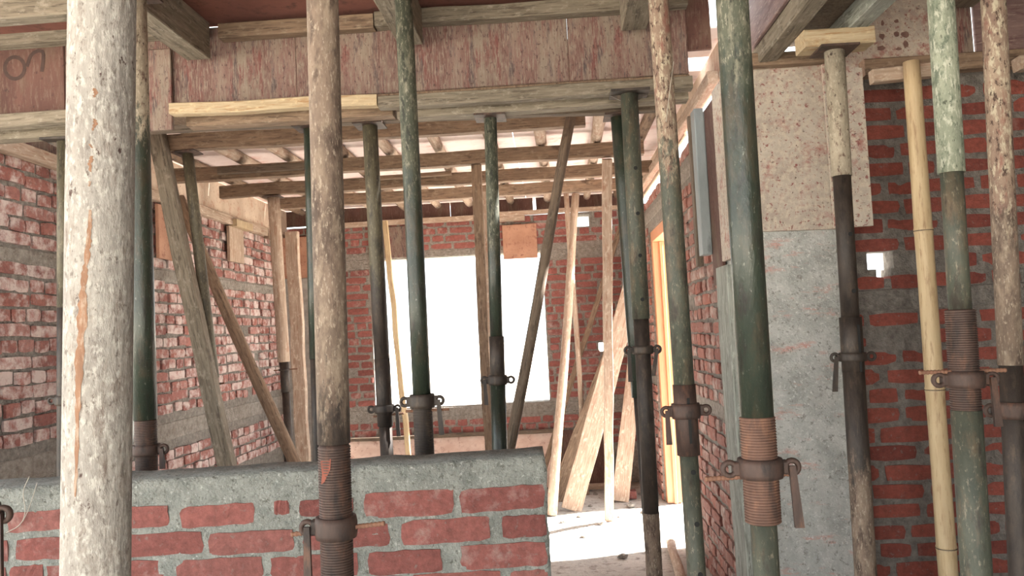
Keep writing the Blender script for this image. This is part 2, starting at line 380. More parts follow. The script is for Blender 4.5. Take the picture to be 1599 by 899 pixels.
def lay(wall, O, u, n, U, Z, holes, bands, mat, pitch=.075, Ls=.24, Lh=.12, bond='english', joint=(.012, .013), proud=.008, jit=.004, cap=300, zmin=0.0, skip=.01, nv=7):
    """lay bricks over a wall face; the 300 that show largest are objects, the rest one joined field"""
    var = variants(mat, nv)
    items = []; course = 0; z = Z[0]
    while z + pitch * .6 < Z[1]:
        zc = z + pitch / 2 + random.uniform(-jit, jit) * .5
        band = any(b[2] - pitch * .35 < zc < b[3] + pitch * .35 for b in bands)
        x = U[0] - random.uniform(0, .1) - (Ls / 2 if course % 2 else 0)
        header = (course % 2 == 0)
        while x < U[1]:
            if bond == 'english': L = Lh if header else Ls
            else: L = Ls if random.random() < .62 else Lh
            L *= random.uniform(.93, 1.05)
            a, b = max(x, U[0]), min(x + L, U[1]); x += L
            for h in holes:
                if h[2] - .01 < zc < h[3] + .01:
                    small = (h[1] - h[0]) < .3
                    if b > h[0] and a < h[1]:
                        if small: a = b
                        elif (a + b) / 2 < (h[0] + h[1]) / 2: b = min(b, h[0])
                        else: a = max(a, h[1])
            if b - a < .05 or band or zc < zmin or random.random() < skip: continue
            lw = b - a - joint[0] * random.uniform(.7, 1.5); lh = pitch - joint[1] * random.uniform(.75, 1.4)
            pr = proud + random.uniform(-.6, .6) * proud
            p = O + u * ((a + b) / 2) - n * pr + Vector((0, 0, zc + random.uniform(-jit, jit)))
            tilt = random.uniform(-.022, .022)
            m = Matrix((u * lw, n * .07, Vector((0, 0, lh)))).transposed() @ Matrix.Rotation(0, 3, 'Y')
            m = Matrix((u, n, Vector((0, 0, 1)))).transposed() @ Matrix.Rotation(tilt, 3, 'Y') @ Matrix.Diagonal((lw, .07, lh))
            m = m.to_4x4(); m.translation = p
            q = proj(p)
            inside = -30 < q[0] < W + 30 and -30 < q[1] < H + 30 and q[2] > 0
            items.append((0 if inside else 1, q[2] / max(lw, .05) ** .5, m))
        z += pitch; course += 1
    items.sort(key=lambda t: (t[0], t[1]))
    for it in items[:cap]:
        o = link('brick', random.choice(var)[0], wall); o.matrix_local = it[2]
    rest = items[cap:]
    if rest:
        vs, fs, rn = [], [], []
        for it in rest:
            _, v, f = random.choice(var); b = len(vs); r = random.random()
            vs += [it[2] @ Vector(p) for p in v]; fs += [tuple(i + b for i in q) for q in f]; rn += [r] * len(f)
        me = mesh(vs, fs); a = me.attributes.new('rnd', 'FLOAT', 'FACE'); a.data.foreach_set('value', rn)
        o = link('brick_field', me, wall, mat); o['kind'] = 'stuff'

# ------------------------------------------------------------------ floor, ground, walls
def grid_floor(name, x0, x1, y0, y1, n, m, amp, mat):
    vs = [(x0 + (x1 - x0) * i / n, y0 + (y1 - y0) * j / m, amp * (noise.noise((i * .37, j * .41, 3)) - .5)) for j in range(m + 1) for i in range(n + 1)]
    fs = [(j * (n + 1) + i, j * (n + 1) + i + 1, (j + 1) * (n + 1) + i + 1, (j + 1) * (n + 1) + i) for j in range(m) for i in range(n)]
    return struct(link(name, mesh(vs, fs, True), None, mat))
ZTOP = 2.82
XL, XR, YB, YF = -2.6, .86, 7.8, 3.25
grid_floor('floor', -3.2, 3.4, -1.5, 8.1, 60, 90, .012, 'floor')
gr = struct(link('ground', mesh([(-90, -60, -.03), (90, -60, -.03), (90, 120, -.03), (-90, 120, -.03)], [(0, 1, 2, 3)]), None, 'ground'))

X1, Y1, Z1 = Vector((1, 0, 0)), Vector((0, 1, 0)), Vector((0, 0, 1))
V0 = Vector((0, 0, 0))
# left wall: face X = XL looking +X
O = Vector((XL, 0, 0))
lb = [(3.3, YB, 1.94, 2.02), (3.3, YB, .88, 1.0)]
wl = wall_core('wall_left', O, Y1, -X1, (3.3, YB), (0, 2.46), .22, [], 'mortar_dark', lb, 'mortar')
lay(wl, O, Y1, -X1, (3.3, YB), (0, 2.46), [], lb, 'brick_left', proud=.014, jit=.006, zmin=.5, skip=.02)
# back wall: face Y = YB looking -Y
O = Vector((0, YB, 0))
WN = (-1.77, -.07, .8, 2.26)
bh = [WN, (.27, .41, 2.48, 2.6), (.43, .51, 1.25, 1.34), (-2.36, -2.27, 1.24, 1.33)]
bb = [(XL, WN[0] + .02, 2.18, 2.27), (WN[1] - .02, XR, 2.18, 2.27), (WN[0], WN[1], 2.26, 2.33), (XL, XR, .70, .79)]
wb = wall_core('wall_back', O, X1, Y1, (XL, XR + .1), (0, 2.62), .22, bh, 'mortar', bb, 'mortar')
lay(wb, O, X1, Y1, (XL, XR), (0, 2.62), bh, bb, 'brick_back', bond='mixed', joint=(.02, .016), proud=.008, zmin=.35)
# right receding wall: face X = XR looking -X, with a doorway
O = Vector((XR, 0, 0))
DR = (5.42, 6.9, -.01, 2.28)
rb = [(3.6, DR[0], .98, 1.06), (3.7, YB, 2.36, 2.44)]
wr = wall_core('wall_right', O, Y1, X1, (3.62, YB + .22), (0, 2.52), .2, [DR], 'mortar_dark', rb, 'mortar')
lay(wr, O, Y1, X1, (3.62, YB), (0, 2.53), [DR], rb, 'brick_right', proud=.013, jit=.006, skip=.01)
# the wall facing us to the right of the column
O = Vector((0, YF, 0))
fh = [(1.262, 1.365, 1.665, 1.735), (1.295, 1.352, 1.625, 1.665)]
fb = [(1.15, 3.4, 1.50, 1.585)]
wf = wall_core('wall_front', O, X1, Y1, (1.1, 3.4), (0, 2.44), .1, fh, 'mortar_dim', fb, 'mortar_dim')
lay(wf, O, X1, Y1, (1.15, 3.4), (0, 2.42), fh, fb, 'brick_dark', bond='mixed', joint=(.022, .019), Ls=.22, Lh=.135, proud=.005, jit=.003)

# unseen walls added to hold back sky light in the near room
struct(box('added_wall_side', (3.4, -1.7, 0), (3.6, 3.45, ZTOP), 'mortar_dark', None, 0))
struct(box('added_wall_rear', (1.3, -1.9, 0), (3.6, -1.7, ZTOP), 'mortar_dark', None, 0))

# low wall in front: cement-capped, bricks placed one by one
LO = at(430, 757, 2.2); LU = Vector((1, .05, 0)).normalized(); LN = Vector((-.05, 1, 0)).normalized()
pl_, pr_ = at_plane(0, 759, LO, LN), at_plane(851, 708, LO, LN)
def lowp(px, py): return at_plane(px, py, LO, LN)
def low_wall():
    d = (pr_ - pl_); uL = d.normalized(); k = uL.z / math.hypot(uL.x, uL.y)
    u0, u1 = -.75, d.length
    n, m = 120, 48; vs, fs = [], []
    def top(t): return (pl_ + uL * t)
    TH = .13
    for layer in (0, 1):
        for j in range(m + 1):
            for i in range(n + 1):
                t = u0 + (u1 - u0) * i / n; P = top(t); h = P.z * (j / m)
                q = Vector((P.x, P.y, 0)); nz = noise.noise((t * 14, h * 14, 1)) * .004 + noise.noise((t * 50, h * 50, 5)) * .0025
                edge = .006 * noise.noise((h * 16, 2, 2)) if i == n else 0
                zt = h + (noise.noise((t * 9, 0, 7)) * .006 if j == m else 0) - (.006 if j == m and layer == 0 else 0)
                q += LN * (TH if layer else 0) + LN * (nz if not layer else -nz) + LU * edge
                vs.append((q.x, q.y, zt))
    K = (n + 1) * (m + 1)
    for j in range(m):
        for i in range(n):
            a = j * (n + 1) + i
            fs.append((a, a + 1, a + n + 2, a + n + 1)); fs.append((K + a, K + a + n + 1, K + a + n + 2, K + a + 1))
    for i in range(n):
        a = m * (n + 1) + i; fs.append((a, a + 1, K + a + 1, K + a))
    for j in range(m):
        a = j * (n + 1) + n; fs.append((a, K + a, K + a + n + 1, a + n + 1))
        a = j * (n + 1); fs.append((a, a + n + 1, K + a + n + 1, K + a))
    o = struct(link('wall_low', mesh(vs, fs, True), None, 'mortar_grey'))
    var = variants('brick_low', 8, 9, 4, .03)
    rows = [  # x0, x1, y mid at centre, height px
        (12, 130, 812, 32), (140, 264, 808, 33), (282, 398, 804, 34), (428, 452, 792, 22), (468, 552, 792, 26), (569, 709, 786, 40), (718, 851, 778, 38),
        (-70, 14, 862, 34), (24, 150, 855, 34), (160, 318, 850, 35), (326, 459, 846, 34), (473, 609, 837, 36), (627, 766, 828, 38), (784, 853, 821, 34),
        (-60, 10, 904, 34), (16, 68, 898, 32), (72, 258, 895, 34), (276, 411, 889, 36), (422, 559, 884, 36), (575, 690, 877, 36), (719, 855, 867, 38),
        (-30, 110, 938, 36), (122, 250, 934, 36), (262, 330, 930, 36), (342, 480, 927, 36), (492, 632, 920, 37), (645, 785, 912, 38), (797, 856, 906, 34)]
    for (x0, x1, ym, hp) in rows:
        xm = (x0 + x1) / 2; s = -.062
        A, B = lowp(x0, ym + s * (x0 - xm)), lowp(x1, ym + s * (x1 - xm))
        Tt, Bt = lowp(xm, ym - hp / 2), lowp(xm, ym + hp / 2)
        ux = (B - A); L = ux.length; ux.normalize(); vz = LN.cross(ux) * -1
        mm = Matrix((ux * L, LN * .06, vz * (Tt - Bt).length)).transposed().to_4x4(); mm.translation = (A + B) / 2 - LN * .0045
        b = link('brick', random.choice(var)[0], o); b.matrix_local = mm
    z = lowp(430, 945).z - .04  # courses below the frame
    while z > .05:
        x = -2.2 + random.uniform(0, .2)
        while x < -.12:
            L = min(.23, -.015 - x)
            P = Vector((x + L / 2, 0, z)); P.y = LO.y + (P.x - LO.x) * .05
            mm = Matrix((LU * (L - .015), LN * .06, Z1 * .062)).transposed().to_4x4(); mm.translation = P - LN * .004
            b = link('brick', random.choice(var)[0], o); b.matrix_local = mm
            x += .245
        z -= .074
    return o
low_wall()

# ceilings: plywood sheets nailed over joists
def ceiling(name, sheets, z, mat, th=.012):
    root = struct(empty(name, (sheets[0][0], sheets[0][2], z)))
    for (x0, x1, y0, y1) in sheets:
        box('plywood_sheet', (x0 + .002, y0 + .002, z + random.uniform(0, .003)), (x1 - .002, y1 - .002, z + th), mat, root, 0)
    return root
ZI, ZN = 2.79, 2.82
xs = [-2.75, -1.9, -1.05, -.2, .6]
sh = [(xs[i], xs[i + 1], y0, y1) for i in range(4) for (y0, y1) in ((3.6, 4.8), (4.8, 6.0), (6.0, 7.2), (7.2, 8.02))]
sh += [(.6, .9, 3.54, 3.93), (.6, .68, 3.93, 4.13), (.84, .9, 3.93, 4.13), (.6, .9, 4.13, 6.0), (.6, .9, 6.0, 8.02)]
ceiling('ceiling', sh, ZI, 'ply_ceiling')
sh = [(x0, x0 + .9, y0, y0 + 1.2) for x0 in (-3.2, -2.3, -1.4, -.5) for y0 in (-1.55, -.35, .85, 2.02)]
sh += [(.4, .83, y0, y0 + 1.2) for y0 in (-1.55, -.35, .85, 2.02)] + [(1.2, 3.4, y0, y0 + 1.2) for y0 in (-1.55, -.35, .85, 2.02)]
ceiling('ceiling', sh, ZN, 'ply_ceiling_red')

# ------------------------------------------------------------------ door frame in the right wall
dr = struct(empty('door_1', (XR, DR[0], 0)))
for y in (DR[1] - .09, DR[0]):
    box('door_jamb', (XR + .015, y, 0), (XR + .145, y + .09, 2.19), 'door_wood', dr)
box('door_head', (XR + .015, DR[0], 2.19), (XR + .145, DR[1], 2.28), 'door_wood', dr)
box('door_stop', (XR + .07, DR[1] - .11, 0), (XR + .10, DR[1] - .09, 2.19), 'door_wood', dr)

# ------------------------------------------------------------------ front beam formwork (long beam over the low wall)
CZ = CAM.z
bf = tag(empty('beam_formwork', (-3.2, 3.2, CZ + .95)), 'stained plywood beam shutter with timber battens spanning above the low wall', 'formwork')
YB0 = 3.20
for (x0, x1, dz, dy, mt) in ((-3.2, -1.985, 0, 0, 'ply_red'), (-1.985, -1.0, 0, .003, 'ply_beam'), (-1.0, .12, 0, 0, 'ply_beam'), (.12, .60, 0, .002, 'ply_beam')):
    box('side_panel', (x0, YB0 + dy, CZ + 1.0 + dz), (x1 - .001, YB0 + .018 + dy, CZ + 1.325), mt, bf)
box('end_strip', (.60, YB0 + .022, CZ + 1.10), (.70, YB0 + .04, CZ + 1.42), 'ply_red', bf)
box('lapped_panel', (-1.72, YB0 - .02, CZ + .90), (-1.52, YB0 - .002, CZ + 1.24), 'ply_beam', bf)
box('rear_panel', (-3.2, 3.52, CZ + 1.05), (.6, 3.538, CZ + 1.29), 'ply_red', bf)
box('soffit_board', (-3.2, YB0, CZ + .984), (.6, 3.42, CZ + .997), 'timber', bf)
timber('top_batten', (-3.2, 3.168, CZ + 1.318), (-1.36, 3.168, CZ + 1.305), .05, .062, 'timber_grey', parent=bf)
timber('top_batten', (-1.30, 3.168, CZ + 1.283), (-.66, 3.168, CZ + 1.283), .06, .058, 'timber', parent=bf)
timber('top_batten', (-.655, 3.168, CZ + 1.288), (.6, 3.168, CZ + 1.288), .06, .06, 'timber_grey', parent=bf)
timber('bottom_batten', (-3.2, 3.17, CZ + .972), (-1.73, 3.17, CZ + .972), .055, .06, 'timber_grey', parent=bf)
timber('bottom_batten', (-1.515, 3.17, CZ + .977), (-.66, 3.17, CZ + .958), .045, .055, 'timber_new', parent=bf)
timber('bottom_batten', (-.655, 3.17, CZ + .948), (.6, 3.17, CZ + .948), .05, .055, 'timber_grey', parent=bf)
# painted mark on the left panel (a ring and a hooked stroke)
def stroke(name, pts, wd, Y, parent, mat='ink'):
    P = [at(x, y, Y) for x, y in pts]; vs, fs = [], []
    for i, p in enumerate(P):
        t = (P[min(i + 1, len(P) - 1)] - P[max(i - 1, 0)]).normalized(); s = Vector((-t.z, 0, t.x)) * wd * .5
        vs += [p + s, p - s]
    for i in range(len(P) - 1): fs.append((2 * i, 2 * i + 1, 2 * i + 3, 2 * i + 2))
    o = link(name, mesh(vs, fs), None, mat); o.parent = parent; o.location = -Vector(parent.location)
    return o
stroke('painted_mark', [(23 + 15.5 * math.cos(a * .3), 106 + 17 * math.sin(a * .3)) for a in range(0, 22)], .016, YB0 - .001, bf)
stroke('painted_mark', [(42, 104), (45, 94), (48, 87), (53, 82), (60, 79), (66, 80), (68, 86), (67, 98), (65, 112)], .016, YB0 - .001, bf)
# stacked runners under the beam
tg = 'runner timbers under the beam shutter'
timber('runner_timber', (-3.2, 3.30, CZ + .95), (-1.75, 3.30, CZ + .95), .055, .07, 'timber_grey', 'grey runner timber under the red shutter panel with painted mark', 'timber', tg)
timber('runner_timber', (-1.5, 3.30, CZ + .957), (-.62, 3.30, CZ + .95), .05, .07, 'timber', 'brown runner timber under the beam behind the yellowish batten', 'timber', tg)
timber('runner_timber', (-.6, 3.29, CZ + .94), (.60, 3.29, CZ + .942), .065, .075, 'timber_grey', 'grey runner timber under the beam carried by the star-plate prop', 'timber', tg)
timber('runner_timber', (-2.5, 3.46, CZ + 1.012), (.52, 3.46, CZ + .948), .055, .06, 'timber_dark', 'dark rear runner timber along the back edge of the beam shutter', 'timber', tg)

# right-hand beam formwork over the front-facing wall
bg = tag(empty('beam_formwork', (1.18, 3.2, CZ + .95)), 'pinkish plywood beam shutter above the dark red brick wall', 'formwork')
for (x0, x1, mt) in ((1.16, 1.56, 'ply_column'), (1.56, 1.72, 'ply_beam'), (1.72, 2.05, 'ply_purple'), (2.05, 3.3, 'ply_beam')):
    box('side_panel', (x0, 3.19, CZ + .97), (x1 - .008, 3.208, CZ + 1.32), mt, bg)
box('soffit_board', (1.16, 3.19, CZ + .955), (3.3, 3.5, CZ + .97), 'timber', bg)
timber('bottom_batten', (1.26, 3.155, CZ + .955), (2.02, 3.155, CZ + .955), .065, .06, 'timber', parent=bg)
timber('bottom_batten', (2.03, 3.155, CZ + .965), (3.3, 3.155, CZ + .965), .065, .05, 'timber', parent=bg)
def blotch(px, py, rx, ry):
    pts = []; c = at(px, py, 3.1885)
    vs = [c]; n = 10
    for k in range(n):
        a = 2 * math.pi * k / n; r = random.uniform(.7, 1.2)
        vs.append(c + Vector((math.cos(a) * rx * r, 0, math.sin(a) * ry * r)))
    o = link('painted_mark', mesh(vs, [(0, 1 + (k + 1) % n, 1 + k) for k in range(n)]), None, 'ink_faded'); o.parent = bg; o.location = -Vector(bg.location)
for b in ((1377, 57, .011, .014), (1376, 75, .016, .009), (1400, 54, .011, .012), (1413, 54, .014, .013), (1414, 70, .011, .015), (1404, 76, .012, .006), (1378, 36, .007, .013), (1400, 33, .009, .008)): blotch(*b)

# beam formwork running towards us over the column
bh_ = tag(empty('beam_formwork', (.83, 1.0, CZ + 1.05)), 'purple-stained plywood beam shutter running overhead from the column', 'formwork')
box('side_panel', (.83, -1.2, CZ + 1.057), (.848, 3.28, CZ + 1.42), 'ply_purple', bh_)
box('side_panel', (.83, 3.36, CZ + 1.0), (.848, 3.62, CZ + 1.42), 'ply_red', bh_)
box('side_panel', (.83, 3.28, CZ + 1.22), (.848, 3.36, CZ + 1.42), 'ply_purple', bh_)
box('side_panel', (1.16, -1.2, CZ + 1.07), (1.178, 3.18, CZ + 1.42), 'ply_purple', bh_)
box('soffit_board', (.85, -1.2, CZ + 1.058), (1.158, 3.14, CZ + 1.07), 'timber_dark', bh_)
timber('runner_timber', (.88, -1.2, CZ + 1.02), (.875, 3.16, CZ + 1.02), .07, .07, 'timber_grey', 'grey runner timber under the near edge of the overhead purple shutter', 'timber', ref=(0, 0, 1))
timber('runner_timber', (1.16, -1.2, CZ + 1.02), (1.10, 3.12, CZ + 1.02), .07, .07, 'weathered', 'bluish grey runner timber under the far edge of the overhead purple shutter', 'timber', ref=(0, 0, 1))

# left-wall and back-wall and right-wall beam shutters of the inner room
bl = tag(empty('beam_formwork', (XL, 3.6, CZ + 1.0)), 'cream plywood beam shutter along the top of the whitened brick wall', 'formwork')
for (y0, y1, mt) in ((3.54, 4.7, 'ply_beam'), (4.7, 5.9, 'ply_pale'), (5.9, 7.78, 'ply_pale')):
    box('side_panel', (XL + .0, y0, CZ + 1.03), (XL + .018, y1 - .004, ZI - .005), mt, bl)
box('soffit_board', (XL - .2, 3.54, CZ + .972), (XL + .02, 7.78, CZ + .985), 'timber', bl)
timber('bottom_batten', (XL + .04, 3.54, CZ + 1.005), (XL + .04, 5.35, CZ + 1.005), .05, .07, 'timber_pale', parent=bl, ref=(0, 0, 1))
timber('bottom_batten', (XL + .04, 5.36, CZ + 1.01), (XL + .04, 7.1, CZ + 1.01), .05, .07, 'timber_pale', parent=bl, ref=(0, 0, 1))
timber('bottom_batten', (XL + .04, 7.12, CZ + 1.0), (XL + .04, 7.75, CZ + 1.0), .05, .08, 'timber', parent=bl, ref=(0, 0, 1))
bk = tag(empty('beam_formwork', (-1, YB, CZ + 1.1)), 'dark reddish plywood beam shutter above the window', 'formwork')
for (x0, x1) in ((-2.62, -.95), (-.945, -.135), (-.105, XR - .02)):
    box('side_panel', (x0, YB - .03, CZ + 1.14), (x1, YB - .012, ZI - .005), 'ply_red', bk)
timber('bottom_batten', (-2.24, YB - .06, CZ + 1.12), (-.65, YB - .06, CZ + 1.125), .05, .065, 'timber_pale', parent=bk)
timber('bottom_batten', (-.64, YB - .06, CZ + 1.10), (-.22, YB - .06, CZ + 1.10), .05, .10, 'timber_pale', parent=bk)
timber('bottom_batten', (-.46, YB - .10, CZ + 1.14), (.7, YB - .10, CZ + 1.14), .04, .06, 'timber_pale', parent=bk)
br = tag(empty('beam_formwork', (XR, 4, CZ + 1.1)), 'cream plywood beam shutter above the brick wall with doorway', 'formwork')
for (y0, y1) in ((3.62, 4.7), (4.71, 6.1), (6.11, 7.7)):
    box('side_panel', (XR - .03, y0, CZ + 1.12 - .02 * (y0 > 4)), (XR - .012, y1, ZI - .006), 'ply_pale', br)
timber('bottom_batten', (XR - .06, 3.7, CZ + 1.13), (XR - .06, 7.65, CZ + 1.15), .05, .06, 'timber_pale', parent=br, ref=(0, 0, 1))

# cleats hanging on the left wall
for (x0, x1, y0, y1, lab) in ((246, 278, 318, 408, 'wide brown cleat board hanging below the cream beam shutter'), (357, 381, 352, 412, 'pale stained cleat board with a wood block under the cream shutter')):
    a, b = at_x(x0, y0, XL + .05), at_x(x1, y1, XL + .05)
    t = tag(empty('cleat_board', (XL + .02, a.y, b.z)), lab, 'board')
    box('board', (XL + .03, a.y, min(a.z, b.z)), (XL + .055, b.y, max(a.z, b.z)), 'ply_brown' if x0 < 300 else 'timber_pale', t)
    if x0 > 300: box('wood_block', (XL + .03, a.y + .05, a.z), (XL + .10, b.y + .1, a.z + .06), 'timber_new', t)

# board over the window and boards at the wall foot
a, b = at(784, 352, YB - .02), at(840, 402, YB - .02)
tag(box('plywood_offcut', (a.x, YB - .035, b.z), (b.x, YB - .016, a.z), 'ply_brown'), 'brown plywood offcut fixed at the top right of the window', 'board')
tag(box('plywood_offcut', (-1.76, YB - .035, 2.27), (-1.28, YB - .016, CZ + 1.09), 'ply_beam'), 'reddish plywood offcut at the top left of the window', 'board')
def leaning(name, x0, x1, z1, th, lean, mat, label):
    vs = []
    for (z, y) in ((0.005, YB - lean), (z1, YB - .02)):
        for x in (x0, x1):
            vs += [(x, y - th, z), (x, y, z)]
    o = link(name, mesh(vs, [(0, 2, 6, 4), (1, 5, 7, 3), (0, 4, 5, 1), (2, 3, 7, 6), (4, 6, 7, 5), (0, 1, 3, 2)]), None, mat)
    return tag(o, label, 'board')
leaning('plywood_sheet', -2.28, -.02, .50, .018, .12, 'sheet_pink', 'long pink plywood sheet leaning at the wall foot below the window')
leaning('plywood_sheet', .0, .5, .52, .018, .14, 'ply_red', 'red plywood sheet leaning at the wall foot beside the wide planks')
timber('floor_batten', (-.1, 7.45, .03), (.62, 7.5, .03), .05, .05, 'timber_pale', 'pale batten lying on the floor at the foot of the red sheet', 'timber')
timber('edge_pole', (-2.27, YB - .06, .52), (-.02, YB - .06, .525), .035, .03, 'timber_dark', 'dark lath lying along the top edge of the pink sheet', 'timber')
bm_ = box('loose_brick', (.42, 7.0, .005), (.64, 7.1, .07), 'brick_low'); tag(bm_, 'loose red brick lying on the dusty floor behind the planks', 'brick')

# corner column far left in the inner room
cc = tag(empty('concrete_column', (-2.44, 7.6, 0)), 'slim grey concrete column in the far corner beside the poles', 'column')
box('shaft', (-2.58, 7.5, 0), (-2.27, 7.78, 2.1), 'concrete_grey', cc, .008)
box('formwork_collar', (-2.59, 7.485, 2.1), (-2.255, 7.79, CZ + 1.0), 'ply_brown', cc)

# ------------------------------------------------------------------ main concrete column and its shutter
col = tag(empty('concrete_column', (.95, 3.4, 0)), 'square grey concrete column standing between the two brick walls', 'column')
def rough_box(name, lo, hi, mat, parent, amp=.004, nx=10, nz=40):
    """column shaft with slightly uneven faces"""
    bm = bmesh.new()
    ring = [(lo[0] + (hi[0] - lo[0]) * i / nx, lo[1]) for i in range(nx)] + [(hi[0], lo[1] + (hi[1] - lo[1]) * i / nx) for i in range(nx)] + \
           [(hi[0] - (hi[0] - lo[0]) * i / nx, hi[1]) for i in range(nx)] + [(lo[0], hi[1] - (hi[1] - lo[1]) * i / nx) for i in range(nx)]
    rows = []
    for j in range(nz + 1):
        z = lo[2] + (hi[2] - lo[2]) * j / nz; r = []
        for (x, y) in ring:
            d = noise.noise((x * 11, y * 11, z * 11)) * amp
            r.append(bm.verts.new((x + d - parent.location.x, y + d - parent.location.y, z)))
        rows.append(r)
    k = len(ring)
    for j in range(nz):
        for i in range(k): bm.faces.new((rows[j][i], rows[j][(i + 1) % k], rows[j + 1][(i + 1) % k], rows[j + 1][i]))
    bm.faces.new(rows[-1]); bm.faces.new(rows[0][::-1])
    me = bpy.data.meshes.new(name); bm.to_mesh(me); bm.free()
    return link(name, me, parent, mat)
rough_box('shaft', (.75, 3.16, 0), (1.165, 3.6, CZ + .82), 'concrete', col)
cf = tag(empty('column_formwork', (.95, 3.14, CZ + .36)), 'cement-splashed plywood shutter boards clamped round the top of the column', 'formwork')
def panel_px(name, quad, Y, th, mat, parent):
    P = [at(x, y, Y) for x, y in quad]
    vs = [p for p in P] + [p + Vector((0, th, 0)) for p in P]
    vs = [v - Vector(parent.location) for v in vs]
    fs = [(0, 1, 2, 3), (7, 6, 5, 4)] + [(i, i + 4, (i + 1) % 4 + 4, (i + 1) % 4) for i in range(4)]
    return link(name, mesh(vs, fs), parent, mat)
panel_px('front_panel', [(1140, 363), (1308, 357), (1296, 98), (1124, 110)], 3.14, .018, 'ply_column', cf)
panel_px('cover_strip', [(1304, 356), (1364, 352), (1346, 106), (1284, 98)], 3.11, .02, 'ply_column', cf)
box('left_panel', (.728, 3.14, CZ + .25), (.748, 3.42, CZ + .98), 'ply_column', cf)
box('left_panel', (.728, 3.42, CZ + .16), (.744, 3.62, CZ + .95), 'ply_red', cf)
timber('clamp_batten', (.705, 3.64, CZ + .30), (.705, 3.64, CZ + .96), .045, .09, 'grey_metal', parent=cf)
timber('clamp_batten', (.70, 3.78, CZ + .26), (.70, 3.78, CZ + .97), .03, .05, 'timber_dark', parent=cf)
timber('top_yoke', (.76, 3.10, CZ + 1.0), (1.17, 3.10, CZ + 1.0), .05, .05, 'timber', parent=cf)
a = at(1134, 425, 3.2); b = at(1166, 899, 3.2)
dirv = (a - b); foot = b - dirv * (b.z / dirv.z)
timber('plank_post', foot, a + dirv * .02, .04, .20, 'weathered', 'weathered grey plank standing upright against the side of the column', 'plank')

# ------------------------------------------------------------------ rafters and joists of the inner room
rg = 'rafter timbers carrying the inner ceiling'
RB = CZ + 1.128
def rafter(x0, x1, Y, mat, label, dz=0, h=.093, w=.08, dy=0):
    return timber('rafter_timber', (x0, Y + dy, RB + h / 2 + dz), (x1, Y + dy, RB + h / 2 + dz), w, h, mat, label, 'timber', rg, ref=(0, 1, 0))
# note: local x is vertical for these (ref = Y), so width is the vertical size
def rafter(x0, x1, Y, mat, label, dz=0, h=.093, w=.07, dz1=0):
    return timber('rafter_timber', (x0, Y, RB + h / 2 + dz), (x1, Y, RB + h / 2 + dz + dz1), h, w, mat, label, 'timber', rg, ref=(0, 1, 0), wob=.005)
rafter(-2.3, .24, 4.46, 'timber', 'brown rafter under the inner ceiling, first behind the beam shutter')
rafter(-2.52, .66, 5.30, 'timber', 'brown rafter under the inner ceiling, second behind the beam shutter')
rafter(-2.49, .80, 5.98, 'timber', 'brown rafter under the inner ceiling, third behind the beam shutter')
rafter(-2.28, .80, 6.60, 'timber', 'brown rafter under the inner ceiling, nearest the window wall')
timber('splice_timber', (-2.2, 5.245, RB + .05), (-1.5, 5.245, RB + .05), .045, .03, 'timber_dark', 'short dark splice lath nailed along the second rafter', 'timber')
timber('splice_timber', (-1.3, 5.92, RB + .075), (-.7, 5.92, RB + .08), .03, .04, 'timber', 'short brown splice lath nailed along the third rafter', 'timber')
x = -2.42; i = 0
jl = 'knotty round joist log resting across the rafters under the inner ceiling'
while x < .7:
    y1 = 7.72
    pole('joist_log', (x + random.uniform(-.05, .05), 3.62, RB + .139), (x + random.uniform(-.06, .06), y1, RB + .139), random.uniform(.034, .042), random.uniform(.03, .04), 'timber_pale' if i % 3 else 'timber', jl, 'log', 'joist logs under the inner ceiling', bend=.006, seg=10)
    x += .345; i += 1
# near ceiling joists
jn = 'joists under the near reddish ceiling'
for (X, mt, lab) in ((-1.40, 'timber_grey', 'thick grey joist ending at the beam shutter near the lapped panel'),
                     (-.53, 'timber_grey', 'cement-smeared grey joist ending at the beam shutter behind the mottled green prop'),
                     (.36, 'timber_grey', 'grey joist ending at the beam shutter above the star-plate prop'),
                     (1.62, 'timber_dark', 'dark joist ending above the inked plywood panel'),
                     (2.4, 'timber_dark', 'dark joist above the dark red brick wall')):
    timber('joist_timber', (X, -1.4, CZ + 1.24), (X + .02, 3.13, CZ + 1.24), .10, .15, mt, lab, 'timber', jn, ref=(0, 0, 1))
timber('cross_timber', (-3.1, 2.72, CZ + 1.235), (-1.62, 2.72, CZ + 1.235), .075, .07, 'timber_grey', 'grey cross timber under the ceiling in front of the marked shutter panel', 'timber', ref=(0, 1, 0))

# ------------------------------------------------------------------ steel props
def torus_me(R, r, seg=16, s2=8):
    vs, fs = [], []
    for i in range(seg):
        a = 2 * math.pi * i / seg
        for j in range(s2):
            b = 2 * math.pi * j / s2
            vs.append(((R + r * math.cos(b)) * math.cos(a), r * 1.3 * math.sin(b), (R + r * math.cos(b)) * math.sin(a)))
    for i in range(seg):
        for j in range(s2):
            fs.append((i * s2 + j, i * s2 + (j + 1) % s2, ((i + 1) % seg) * s2 + (j + 1) % s2, ((i + 1) % seg) * s2 + j))
    return mesh(vs, fs, True)

